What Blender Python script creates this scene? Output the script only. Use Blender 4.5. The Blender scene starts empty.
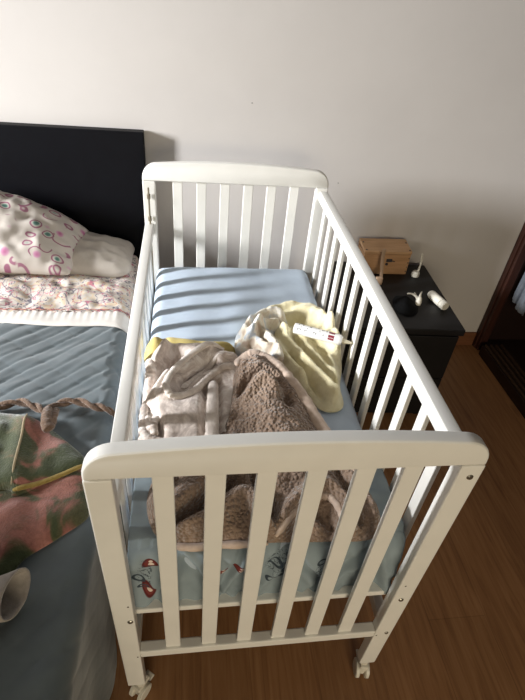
import bpy, bmesh, math, random
import numpy as np
from mathutils import Vector, Matrix, noise as mnoise
from mathutils.bvhtree import BVHTree

C = bpy.context.scene.collection
random.seed(4)
PI = math.pi

# ------------------------------------------------------------------ camera
F, PITCH, YAW, ROLL = 499.26, 0.6681, 0.1805, 0.1078
CAM = Vector((0.1653, -0.4883, 1.5809))
cam = bpy.data.cameras.new('camera')
cam.sensor_fit = 'VERTICAL'
cam.sensor_height = 36.0
cam.lens = F / 700.0 * 36.0
cam.clip_start = 0.02
co = bpy.data.objects.new('camera', cam)
C.objects.link(co)
fw = Vector((math.sin(YAW) * math.cos(PITCH), math.cos(YAW) * math.cos(PITCH), -math.sin(PITCH)))
rt = Vector((math.cos(YAW), -math.sin(YAW), 0))
up = rt.cross(fw)
R2 = math.cos(ROLL) * rt + math.sin(ROLL) * up
U2 = -math.sin(ROLL) * rt + math.cos(ROLL) * up
mw = Matrix((R2, U2, -fw)).transposed().to_4x4()
mw.translation = CAM
co.matrix_world = mw
bpy.context.scene.camera = co

# ------------------------------------------------------------------ world, light, exposure
w = bpy.data.worlds.new('world')
w.use_nodes = True
bg = w.node_tree.nodes['Background']
bg.inputs[0].default_value = (1.0, 0.90, 0.80, 1)
bg.inputs[1].default_value = 0.085
bpy.context.scene.world = w


def area(name, loc, target, sx, sy, power, col, spread=180):
    l = bpy.data.lights.new(name, 'AREA')
    l.shape = 'RECTANGLE'
    l.size, l.size_y = sx, sy
    l.energy = power
    l.color = col
    l.spread = math.radians(spread)
    o = bpy.data.objects.new(name, l)
    C.objects.link(o)
    o.location = loc
    d = Vector(target) - Vector(loc)
    o.rotation_euler = d.to_track_quat('-Z', 'Y').to_euler()
    return o


# daylight through the window in the left wall (outside the frame)
area('window_daylight', (-3.6, 0.22, 1.85), (0.3, 0.95, 0.85), 0.34, 0.9, 104, (0.97, 0.985, 1.0), 90)
# warm light from the sunny side of the room behind the camera
area('room_daylight', (0.4, -2.8, 1.1), (0.35, 0.0, 0.55), 1.8, 1.2, 17, (1.0, 0.87, 0.64), 110)
vs = bpy.context.scene.view_settings
vs.view_transform = 'Standard'
vs.look = 'None'
vs.exposure = 0.0
vs.gamma = 1.0
vs.use_curve_mapping = False


# ------------------------------------------------------------------ materials
def lin(c):
    return tuple(((v / 255.0) / 12.92 if v / 255.0 <= 0.04045 else ((v / 255.0 + 0.055) / 1.055) ** 2.4) for v in c)


class NT:
    def __init__(self, name, rough=0.6, spec=0.4, sheen=0.0):
        self.m = bpy.data.materials.new(name)
        self.m.use_nodes = True
        self.t = self.m.node_tree
        self.b = self.t.nodes['Principled BSDF']
        self.b.inputs['Roughness'].default_value = rough
        self.b.inputs['Specular IOR Level'].default_value = spec
        if sheen:
            self.b.inputs['Sheen Weight'].default_value = sheen
            self.b.inputs['Sheen Roughness'].default_value = 0.5
        self._tc = None

    def n(self, kind, **kw):
        nd = self.t.nodes.new('ShaderNode' + kind)
        for k, v in kw.items():
            if k in nd.inputs:
                nd.inputs[k].default_value = v
            else:
                setattr(nd, k, v)
        return nd

    def l(self, a, b):
        self.t.links.new(a, b)

    def coord(self, scale=(1, 1, 1), rot=(0, 0, 0), out='Object', loc=(0, 0, 0)):
        if not self._tc:
            self._tc = self.n('TexCoord')
        mp = self.n('Mapping')
        mp.inputs['Scale'].default_value = scale
        mp.inputs['Rotation'].default_value = rot
        mp.inputs['Location'].default_value = loc
        self.l(self._tc.outputs[out], mp.inputs[0])
        return mp.outputs[0]

    def noise(self, vec, scale, detail=3, rough=0.5, dist=0.0):
        nd = self.n('TexNoise')
        nd.inputs['Scale'].default_value = scale
        nd.inputs['Detail'].default_value = detail
        nd.inputs['Roughness'].default_value = rough
        nd.inputs['Distortion'].default_value = dist
        self.l(vec, nd.inputs['Vector'])
        return nd.outputs['Fac']

    def voro(self, vec, scale, feature='F1', rnd=1.0):
        nd = self.n('TexVoronoi')
        nd.feature = feature
        nd.inputs['Scale'].default_value = scale
        nd.inputs['Randomness'].default_value = rnd
        self.l(vec, nd.inputs['Vector'])
        return nd

    def ramp(self, fac, stops, interp='LINEAR'):
        nd = self.n('ValToRGB')
        cr = nd.color_ramp
        cr.interpolation = interp
        while len(cr.elements) < len(stops):
            cr.elements.new(0.5)
        for e, (p, c) in zip(cr.elements, stops):
            e.position = p
            e.color = (*lin(c), 1) if not isinstance(c, float) else (c, c, c, 1)
        self.l(fac, nd.inputs[0])
        return nd.outputs[0]

    def mix(self, fac, a, b, mode='MIX'):
        nd = self.n('Mix')
        nd.data_type = 'RGBA'
        nd.blend_type = mode
        for s, v in ((0, fac), (6, a), (7, b)):
            if isinstance(v, (int, float)):
                nd.inputs[s].default_value = v
            elif isinstance(v, tuple):
                nd.inputs[s].default_value = (*lin(v), 1)
            else:
                self.l(v, nd.inputs[s])
        return nd.outputs[2]

    def math(self, op, a, b=0.0):
        nd = self.n('Math')
        nd.operation = op
        for i, v in enumerate((a, b)):
            if isinstance(v, (int, float)):
                nd.inputs[i].default_value = v
            else:
                self.l(v, nd.inputs[i])
        return nd.outputs[0]

    def color(self, c):
        if isinstance(c, tuple):
            self.b.inputs['Base Color'].default_value = (*lin(c), 1)
        else:
            self.l(c, self.b.inputs['Base Color'])

    def bump(self, h, strength=0.3, dist=0.002):
        nd = self.n('Bump')
        nd.inputs['Strength'].default_value = strength
        nd.inputs['Distance'].default_value = dist
        self.l(h, nd.inputs['Height'])
        self.l(nd.outputs[0], self.b.inputs['Normal'])


def plain(name, c, rough=0.5, spec=0.4, metal=0.0, var=0.06, scale=30, bump=0.0):
    k = NT(name, rough, spec)
    v = k.coord()
    n = k.noise(v, scale)
    dk = tuple(int(x * (1 - var)) for x in c)
    k.color(k.ramp(n, [(0.3, dk), (0.7, c)]))
    k.b.inputs['Metallic'].default_value = metal
    if bump:
        k.bump(n, bump, 0.001)
    return k.m


def fabric(name, c1, c2, scale=60, bscale=400, bump=0.4, bdist=0.001, sheen=0.2, rough=0.9, stretch=(1, 1, 1)):
    k = NT(name, rough, 0.15, sheen)
    v = k.coord(stretch)
    k.color(k.ramp(k.noise(v, scale, 4, 0.6), [(0.3, c1), (0.7, c2)]))
    k.bump(k.noise(k.coord(), bscale, 2), bump, bdist)
    return k.m


M = {}
M['paint'] = plain('white_paint', (238, 236, 230), 0.38, 0.45, var=0.02, scale=14)
M['plastic'] = plain('white_plastic', (226, 221, 208), 0.4, 0.5, var=0.02)
M['steel'] = plain('steel', (170, 165, 155), 0.3, 0.5, metal=0.9)
M['brass'] = plain('rod_metal', (150, 140, 120), 0.35, 0.5, metal=0.8)
M['hole'] = plain('dark_hole', (60, 45, 30), 0.8)
M['black'] = plain('black_brown_veneer', (13, 14, 19), 0.5, 0.12, var=0.15, scale=25)
M['black2'] = plain('black_lacquer', (22, 21, 22), 0.5, 0.3, var=0.1, scale=25)
M['mattress'] = fabric('mattress_ticking', (225, 222, 212), (238, 236, 228), 80)
M['bedbase'] = fabric('bed_base_cloth', (60, 58, 56), (72, 70, 68), 60)


def wall_mat():
    k = NT('wall_plaster', 0.85, 0.2)
    v = k.coord()
    k.color(k.ramp(k.noise(v, 2.2, 5, 0.6), [(0.3, (206, 201, 197)), (0.7, (212, 207, 203))]))
    k.bump(k.noise(v, 160, 3), 0.12, 0.001)
    return k.m


def floor_mat():
    k = NT('laminate_floor', 0.42, 0.4)
    v = k.coord()
    sep = k.n('SeparateXYZ')
    k.l(v, sep.inputs[0])
    br = k.n('TexBrick')
    br.offset = 0.37
    vv = k.coord((1, 1, 1), (0, 0, PI / 2), loc=(0.13, 0.055, 0))
    k.l(vv, br.inputs['Vector'])
    br.inputs['Scale'].default_value = 1.0
    br.inputs['Brick Width'].default_value = 1.25
    br.inputs['Row Height'].default_value = 0.19
    br.inputs['Mortar Size'].default_value = 0.0012
    br.inputs['Mortar Smooth'].default_value = 0.1
    br.inputs['Color1'].default_value = (0.86, 0.86, 0.86, 1)
    br.inputs['Color2'].default_value = (1, 1, 1, 1)
    br.inputs['Mortar'].default_value = (0.72, 0.72, 0.72, 1)
    g = k.noise(k.coord((26, 1.6, 1)), 2.2, 5, 0.62, 0.8)
    base = k.ramp(g, [(0.25, (126, 88, 58)), (0.5, (156, 112, 74)), (0.75, (172, 128, 88))])
    kn = k.voro(k.coord((7, 2.0, 1)), 1.0, 'F1')
    kf = k.ramp(kn.outputs['Distance'], [(0.02, 0.45), (0.12, 1.0)])
    c = k.mix(1.0, base, br.outputs['Color'], 'MULTIPLY')
    c = k.mix(0.7, c, kf, 'MULTIPLY')
    k.color(c)
    k.bump(g, 0.06, 0.001)
    return k.m


M['wall'] = wall_mat()
M['floor'] = floor_mat()


def wood(name, dark, light, scale=(3, 40, 40), rough=0.5):
    k = NT(name, rough, 0.35)
    k.color(k.ramp(k.noise(k.coord(scale), 2.0, 4, 0.6, 0.5), [(0.3, dark), (0.7, light)]))
    return k.m


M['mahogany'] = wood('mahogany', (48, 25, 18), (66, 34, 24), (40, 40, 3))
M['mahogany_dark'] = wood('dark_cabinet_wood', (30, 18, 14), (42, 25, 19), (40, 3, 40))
M['pine'] = wood('pine_wood', (196, 154, 114), (216, 176, 136), (4, 50, 50))
M['pine_dark'] = wood('pine_wood_front', (184, 140, 100), (204, 160, 120), (4, 50, 50))
M['baseboard'] = wood('baseboard_wood', (110, 70, 45), (130, 86, 58), (3, 30, 30))
M['beech'] = wood('beech_handle', (180, 150, 125), (200, 172, 146), (30, 30, 4))

M['blue_sheet'] = fabric('pale_blue_cotton', (176, 189, 204), (185, 198, 212), 20, 700, 0.15, 0.0006, 0.1)
M['yellow'] = fabric('yellow_fleece', (216, 205, 164), (231, 222, 188), 45, 260, 0.8, 0.003, 0.4)
M['mustard'] = fabric('mustard_cloth', (188, 170, 104), (204, 186, 122), 40, 300, 0.4, 0.001, 0.2)
M['sherpa_edge'] = fabric('taupe_plush_edge', (186, 164, 148), (206, 186, 170), 60, 300, 0.4, 0.001, 0.3)
M['grey_knit'] = fabric('grey_knit', (138, 130, 122), (154, 146, 137), 80, 350, 0.6, 0.0015, 0.2)
M['white_linen'] = fabric('white_linen', (184, 176, 167), (194, 186, 177), 30, 600, 0.2, 0.0006, 0.1)
M['hem'] = fabric('white_hem_cotton', (206, 201, 195), (216, 211, 205), 30, 600, 0.2, 0.0006, 0.1)
M['stitch'] = fabric('red_thread', (150, 88, 76), (166, 104, 90), 90)
M['olive_trim'] = fabric('olive_trim_cloth', (132, 112, 58), (156, 134, 76), 70)
M['seam'] = fabric('pale_seam', (150, 136, 108), (168, 152, 124), 70)
M['brown_yarn'] = fabric('brown_chenille', (84, 66, 54), (112, 90, 74), 60, 160, 0.9, 0.004, 0.3)
M['garment'] = fabric('grey_blue_garment', (104, 110, 120), (122, 128, 137), 40)
M['garment_dark'] = fabric('dark_grey_garment', (62, 66, 76), (76, 80, 90), 40)
M['black_cloth'] = fabric('black_cloth', (10, 10, 11), (15, 15, 16), 60, sheen=0.0)
M['maroon'] = plain('maroon_print', (128, 32, 48), 0.5)
M['ink'] = plain('dark_ink', (62, 60, 64), 0.6)
M['tube'] = plain('tube_plastic', (240, 240, 238), 0.35, 0.5, var=0.02)
M['nozzle'] = plain('nozzle_plastic', (206, 196, 170), 0.35, 0.5)
M['tie'] = fabric('cream_elastic', (214, 196, 160), (228, 212, 178), 60)


def plush_mat():
    k = NT('greige_plush', 0.85, 0.2, 0.6)
    v = k.coord()
    a = k.noise(v, 16, 4, 0.65, 1.5)
    c = k.ramp(a, [(0.36, (182, 167, 157)), (0.5, (214, 200, 190)), (0.62, (244, 236, 229))])
    k.color(c)
    k.bump(k.noise(v, 170, 3, 0.6), 0.55, 0.003)
    return k.m


def sherpa_mat():
    k = NT('taupe_sherpa', 0.95, 0.1, 0.4)
    v = k.coord()
    vo = k.voro(v, 120, 'F1')
    n = k.noise(v, 14, 3)
    c = k.ramp(n, [(0.3, (132, 111, 95)), (0.7, (154, 132, 115))])
    k.color(c)
    k.bump(k.ramp(vo.outputs['Distance'], [(0.0, 1.0), (0.8, 0.0)]), 0.8, 0.008)
    return k.m


def lovey_mat():
    k = NT('pastel_printed_fleece', 0.9, 0.15, 0.4)
    v = k.coord()
    a = k.noise(v, 24, 2, 0.5, 0.6)
    c = k.ramp(a, [(0.0, (196, 168, 146)), (0.36, (216, 198, 178)), (0.44, (232, 224, 206)), (0.54, (232, 228, 222)),
                   (0.60, (192, 200, 208)), (0.68, (212, 214, 214)), (0.8, (236, 222, 184))])
    k.color(c)
    k.bump(k.noise(v, 220, 3), 0.7, 0.003)
    return k.m


def quilt_mat():
    k = NT('slate_blue_quilt', 0.62, 0.3, 0.3)
    v = k.coord()
    k.color(k.ramp(k.noise(v, 9, 4), [(0.3, (78, 87, 91)), (0.7, (93, 102, 106))]))
    k.bump(k.noise(v, 500, 2), 0.2, 0.0006)
    return k.m


def camo_mat():
    k = NT('camouflage_fleece', 0.95, 0.1, 0.5)
    v = k.coord((1, 1, 0.4), (0, 0, 0.6), loc=(0.35, 0.1, 0))
    d = k.noise(v, 8.0, 3, 0.5, 1.0)
    c = k.ramp(d, [(0.0, (52, 60, 38)), (0.45, (74, 82, 52)), (0.505, (98, 94, 64)), (0.545, (164, 108, 94)), (0.64, (186, 126, 112)), (0.8, (164, 106, 94))])
    c = k.mix(0.5, c, k.ramp(k.noise(v, 120, 4, 0.7), [(0.3, (120, 120, 120)), (0.7, (230, 230, 230))]), 'MULTIPLY')
    k.color(c)
    k.bump(k.noise(v, 240, 3), 0.7, 0.003)
    return k.m


def paisley_mat():
    k = NT('paisley_cotton', 0.85, 0.15)
    v = k.coord((1, 1, 1), (0, 0, 0.5))
    wv = k.noise(v, 11, 2, 0.5, 2.2)
    base = (196, 188, 180)
    # thin curved outlines in pink, grey and ochre
    r1 = k.ramp(wv, [(0.44, 0.0), (0.455, 1.0), (0.475, 1.0), (0.49, 0.0)])
    w2 = k.noise(k.coord((1, 1, 1), (0, 0, 1.2), loc=(3, 1, 0)), 12, 2, 0.5, 2.6)
    r2 = k.ramp(w2, [(0.42, 0.0), (0.44, 1.0), (0.46, 1.0), (0.475, 0.0)])
    r3 = k.ramp(w2, [(0.56, 0.0), (0.58, 1.0), (0.62, 1.0), (0.64, 0.0)])
    vo = k.voro(v, 75, 'F1')
    dots = k.ramp(vo.outputs['Distance'], [(0.18, 1.0), (0.28, 0.0)])
    msk = k.ramp(k.noise(v, 22, 2), [(0.5, 0.0), (0.56, 1.0)])
    dots = k.math('MULTIPLY', dots, msk)
    c = k.mix(r1, base, (176, 112, 128))
    c = k.mix(r2, c, (112, 108, 116))
    c = k.mix(k.math('MULTIPLY', r3, 0.42), c, (206, 176, 124))
    c = k.mix(dots, c, (104, 100, 112))
    k.color(c)
    k.bump(k.noise(v, 60, 3), 0.15, 0.002)
    return k.m


def pillow_mat():
    k = NT('swirl_print_cotton', 0.85, 0.15)
    v = k.coord(out='UV')
    nz = k.n('TexNoise')
    nz.inputs['Scale'].default_value = 6
    k.l(v, nz.inputs['Vector'])
    vd = k.n('VectorMath')
    vd.operation = 'MULTIPLY_ADD'
    k.l(nz.outputs['Color'], vd.inputs[0])
    vd.inputs[1].default_value = (0.05, 0.05, 0)
    k.l(v, vd.inputs[2])
    vv = vd.outputs[0]
    base = (192, 184, 176)
    vo = k.voro(vv, 10.0, 'F1', 0.55)
    d = vo.outputs['Distance']
    sep = k.n('SeparateColor')
    k.l(vo.outputs['Color'], sep.inputs[0])
    big = k.math('GREATER_THAN', sep.outputs[0], 0.40)
    eye = k.ramp(d, [(0.0, (52, 64, 70)), (0.12, (74, 104, 100)), (0.20, (98, 134, 124)), (0.24, (170, 182, 174)),
                     (0.28, (192, 184, 176)), (0.34, (146, 96, 116)), (0.385, (146, 96, 116)), (0.42, (192, 184, 176))])
    flower = k.ramp(d, [(0.0, (146, 78, 108)), (0.10, (178, 112, 146)), (0.22, (190, 142, 166)), (0.32, (192, 184, 176))])
    c = k.mix(big, flower, eye)
    off = k.ramp(d, [(0.40, 0.0), (0.43, 1.0)])
    for sc, lo, seed in ((5.0, 0.30, 2.3), (7.0, 0.26, 7.7)):
        mp = k.n('Mapping')
        mp.inputs['Location'].default_value = (seed, seed * 0.7, 0)
        k.l(vv, mp.inputs[0])
        v2 = k.voro(mp.outputs[0], sc, 'F1', 0.9)
        ring = k.ramp(v2.outputs['Distance'], [(lo, 0.0), (lo + 0.015, 1.0), (lo + 0.055, 1.0), (lo + 0.075, 0.0)])
        cut = k.ramp(k.noise(mp.outputs[0], sc * 1.3, 0), [(0.48, 0.0), (0.52, 1.0)])
        c = k.mix(k.math('MULTIPLY', k.math('MULTIPLY', ring, off), cut), c, (150, 104, 122))
    k.color(c)
    return k.m


def print_sheet_mat():
    """pale blue sheet with red ovals and dark ring prints; motifs set by sheet UV"""
    k = NT('printed_blue_cotton', 0.85, 0.15)
    v = k.coord(out='UV')
    base = k.ramp(k.noise(k.coord(), 20, 3), [(0.3, (138, 151, 158)), (0.7, (148, 161, 168))])

    def oval(cx, cy, rx, ry, rot=0.0):
        mp = k.n('Mapping')
        mp.vector_type = 'TEXTURE'
        mp.inputs['Location'].default_value = (cx, cy, 0)
        mp.inputs['Rotation'].default_value = (0, 0, rot)
        mp.inputs['Scale'].default_value = (rx, ry, 1)
        k.l(v, mp.inputs[0])
        ln = k.n('VectorMath')
        ln.operation = 'LENGTH'
        k.l(mp.outputs[0], ln.inputs[0])
        return ln.outputs['Value']

    def disc(c, d, col, r=1.0, e=0.06):
        return k.mix(k.ramp(k.math('DIVIDE', d, 2.0), [((r - e) / 2, 1.0), ((r + e) / 2, 0.0)]), c, col)

    c = base
    for (cx, cy, rx, ry, rot) in ((0.062, 0.22, 0.022, 0.095, 0.12), (0.075, 0.44, 0.024, 0.035, 0.6), (0.40, 0.36, 0.045, 0.022, 0.1), (0.33, 0.30, 0.02, 0.014, 0.2)):
        d = oval(cx, cy, rx, ry, rot)
        c = disc(c, d, (96, 42, 42), 1.0)
        c = disc(c, d, (124, 58, 54), 0.72)
        c = disc(c, oval(cx + 0.003, cy - 0.008, rx * 0.40, ry * 0.36, rot), (226, 208, 196), 1.0)
        c = disc(c, oval(cx + 0.002, cy + 0.012, rx * 0.30, ry * 0.22, rot), (226, 208, 196), 1.0)
    for (cx, cy, rx, ry, rot) in ((0.520, 0.34, 0.030, 0.030, 0.3), (0.565, 0.30, 0.026, 0.026, 0.2), (0.510, 0.22, 0.024, 0.022, 0.0), (0.590, 0.36, 0.024, 0.026, 0.4),
                                  (0.690, 0.36, 0.022, 0.026, 0.0), (0.725, 0.24, 0.032, 0.036, 0.5), (0.715, 0.25, 0.018, 0.02, 0.1), (0.03, 0.34, 0.016, 0.05, 0.4), (0.045, 0.26, 0.014, 0.03, 0.9)):
        d = oval(cx, cy, rx, ry, rot)
        ring = k.ramp(k.math('DIVIDE', d, 2.0), [(0.24, 0.0), (0.30, 1.0), (0.46, 1.0), (0.5, 0.0)])
        c = k.mix(ring, c, (62, 72, 82))
    c = disc(c, oval(0.765, 0.28, 0.018, 0.024, 0.3), (120, 66, 62), 1.0, 0.3)
    c = disc(c, oval(0.545, 0.26, 0.020, 0.012, 0.9), (62, 72, 82), 1.0, 0.2)
    dn = k.noise(k.coord((1, 1, 1), loc=(5, 2, 0)), 42, 2, 0.5, 2.0)
    dl = k.ramp(dn, [(0.47, 0.0), (0.485, 1.0), (0.515, 1.0), (0.53, 0.0)])
    for (cx, cy, rx, ry) in ((0.55, 0.33, 0.075, 0.10), (0.72, 0.30, 0.06, 0.09), (0.05, 0.36, 0.03, 0.12)):
        zone = k.ramp(k.math('DIVIDE', oval(cx, cy, rx, ry), 2.0), [(0.42, 1.0), (0.5, 0.0)])
        c = k.mix(k.math('MULTIPLY', dl, zone), c, (66, 76, 86))
    k.color(c)
    return k.m


M['plush'] = plush_mat()
M['sherpa'] = sherpa_mat()
M['plush_light'] = fabric('pale_plush', (206, 193, 183), (240, 230, 221), 40, 170, 0.5, 0.003, 0.6)
M['lovey'] = lovey_mat()
M['quilt'] = quilt_mat()
M['camo'] = camo_mat()
M['paisley'] = paisley_mat()
M['pillow'] = pillow_mat()
M['print_sheet'] = print_sheet_mat()


# ------------------------------------------------------------------ builders
def link(name, me, mat, parent=None, loc=None, smooth=True):
    o = bpy.data.objects.new(name, me)
    C.objects.link(o)
    if mat is not None:
        me.materials.clear()
        me.materials.append(mat)
    if smooth:
        for p in me.polygons:
            p.use_smooth = True
    if parent is not None:
        o.parent = parent
        if loc is None:                       # geometry given in world space
            ws = parent
            off = Vector((0, 0, 0))
            while ws is not None:
                off += ws.location
                ws = ws.parent
            me.transform(Matrix.Translation(-off))
    if loc is not None:
        o.location = loc
    return o


def thing(name, label, cat, loc=(0, 0, 0), group=None):
    o = bpy.data.objects.new(name, None)
    o.empty_display_size = 0.05
    C.objects.link(o)
    o.location = loc
    o['label'] = label
    o['category'] = cat
    if group:
        o['group'] = group
    return o


def tag(o, label, cat, group=None):
    o['label'] = label
    o['category'] = cat
    if group:
        o['group'] = group
    return o


def struct(o):
    o['kind'] = 'structure'
    return o


class B:
    """collects shapes into one mesh"""

    def __init__(self):
        self.bm = bmesh.new()

    def box(self, x0, x1, y0, y1, z0, z1, bev=0.0, seg=2, mat=None):
        r = bmesh.ops.create_cube(self.bm, size=1.0)
        vs_ = r['verts']
        for v in vs_:
            v.co = Vector(((x0 + x1) / 2 + v.co.x * (x1 - x0), (y0 + y1) / 2 + v.co.y * (y1 - y0), (z0 + z1) / 2 + v.co.z * (z1 - z0)))
        if bev > 0:
            es = list({e for v in vs_ for e in v.link_edges})
            rr = bmesh.ops.bevel(self.bm, geom=es, offset=bev, segments=seg, affect='EDGES', profile=0.5)
            vs_ = [v for v in rr['verts']] + [v for v in vs_ if v.is_valid]
        if mat is not None:
            bmesh.ops.transform(self.bm, matrix=mat, verts=list({v for v in vs_ if v.is_valid}))
        return self

    def prism(self, pts, y0, y1, bev=0.0, seg=2):
        """outline in x,z extruded along y"""
        a = [self.bm.verts.new((x, y0, z)) for x, z in pts]
        f = self.bm.faces.new(a)
        r = bmesh.ops.extrude_face_region(self.bm, geom=[f])
        nv = [g for g in r['geom'] if isinstance(g, bmesh.types.BMVert)]
        for v in nv:
            v.co.y = y1
        self.bm.normal_update()
        if bev:
            ff = [f] + [g for g in r['geom'] if isinstance(g, bmesh.types.BMFace)]
            es = list({e for q in ff for e in q.edges})
            bmesh.ops.bevel(self.bm, geom=es, offset=bev, segments=seg, affect='EDGES', profile=0.5)
        return self

    def tube(self, pts, rad, n=10, cap=True, squash=1.0):
        pts = [Vector(p) for p in pts]
        rads = rad if isinstance(rad, (list, tuple)) else [rad] * len(pts)
        rings = []
        prev = None
        for i, p in enumerate(pts):
            t = (pts[min(i + 1, len(pts) - 1)] - pts[max(i - 1, 0)]).normalized()
            if prev is None:
                a = t.orthogonal().normalized()
                if abs(t.z) < 0.9:
                    a = t.cross(Vector((0, 0, 1))).normalized()
            else:
                a = (prev - t * prev.dot(t)).normalized()
            prev = a
            b = t.cross(a)
            rings.append([self.bm.verts.new(p + (a * math.cos(q) + b * math.sin(q) * squash) * rads[i]) for q in [2 * PI * j / n for j in range(n)]])
        for r0, r1 in zip(rings, rings[1:]):
            for j in range(n):
                self.bm.faces.new((r0[j], r0[(j + 1) % n], r1[(j + 1) % n], r1[j]))
        if cap:
            self.bm.faces.new(rings[0][::-1])
            self.bm.faces.new(rings[-1])
        return self

    def lathe(self, prof, origin, axis=(0, 0, 1), n=20):
        """prof: (distance along axis, radius)"""
        ax = Vector(axis).normalized()
        o = Vector(origin)
        return self.tube([o + ax * d for d, r in prof], [max(r, 0.0003) for d, r in prof], n)

    def sphere(self, c, r, sc=(1, 1, 1), seg=16):
        rr = bmesh.ops.create_uvsphere(self.bm, u_segments=seg, v_segments=seg // 2, radius=r)
        for v in rr['verts']:
            v.co = Vector((v.co.x * sc[0] + c[0], v.co.y * sc[1] + c[1], v.co.z * sc[2] + c[2]))
        return self

    def mesh(self, name):
        bmesh.ops.recalc_face_normals(self.bm, faces=self.bm.faces)
        me = bpy.data.meshes.new(name)
        self.bm.to_mesh(me)
        self.bm.free()
        return me

    def obj(self, name, mat, parent=None, smooth=True, auto=True):
        me = self.mesh(name)
        o = link(name, me, mat, parent, None, smooth)
        if smooth and auto:
            me.set_sharp_from_angle(angle=math.radians(19))
        return o


def catmull(pts, closed=True, sub=6):
    pts = [np.array(p, float) for p in pts]
    n = len(pts)
    out = []
    rng = n if closed else n - 1
    for i in range(rng):
        if closed:
            p0, p1, p2, p3 = pts[(i - 1) % n], pts[i], pts[(i + 1) % n], pts[(i + 2) % n]
        else:
            p0, p1, p2, p3 = pts[max(i - 1, 0)], pts[i], pts[i + 1], pts[min(i + 2, n - 1)]
        for j in range(sub):
            t = j / sub
            out.append(0.5 * ((2 * p1) + (-p0 + p2) * t + (2 * p0 - 5 * p1 + 4 * p2 - p3) * t * t + (-p0 + 3 * p1 - 3 * p2 + p3) * t ** 3))
    if not closed:
        out.append(pts[-1])
    return np.array(out)


def seg_dist(P, poly, closed):
    """distance from points P to a polyline, the closest points and the position along it"""
    Q = np.vstack([poly, poly[:1]]) if closed else poly
    best = np.full(len(P), 1e9)
    near = np.zeros_like(P)
    par = np.zeros(len(P))
    for i in range(len(Q) - 1):
        a, b = Q[i], Q[i + 1]
        ab = b - a
        L2 = max(ab @ ab, 1e-12)
        t = np.clip(((P - a) @ ab) / L2, 0, 1)
        c = a + t[:, None] * ab
        d = np.hypot(*(P - c).T)
        m = d < best
        best[m] = d[m]
        near[m] = c[m]
        par[m] = (i + t[m]) / (len(Q) - 1)
    return best, near, par


def inside(P, poly):
    x, y = P.T
    r = np.zeros(len(P), bool)
    n = len(poly)
    j = n - 1
    for i in range(n):
        xi, yi = poly[i]
        xj, yj = poly[j]
        c = ((yi > y) != (yj > y)) & (x < (xj - xi) * (y - yi) / (yj - yi + 1e-15) + xi)
        r ^= c
        j = i
    return r


def vnoise(P, scale, seed=0.0):
    return np.array([mnoise.noise(Vector((p[0] * scale + seed, p[1] * scale - seed, seed * 1.7))) for p in P])


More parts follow.
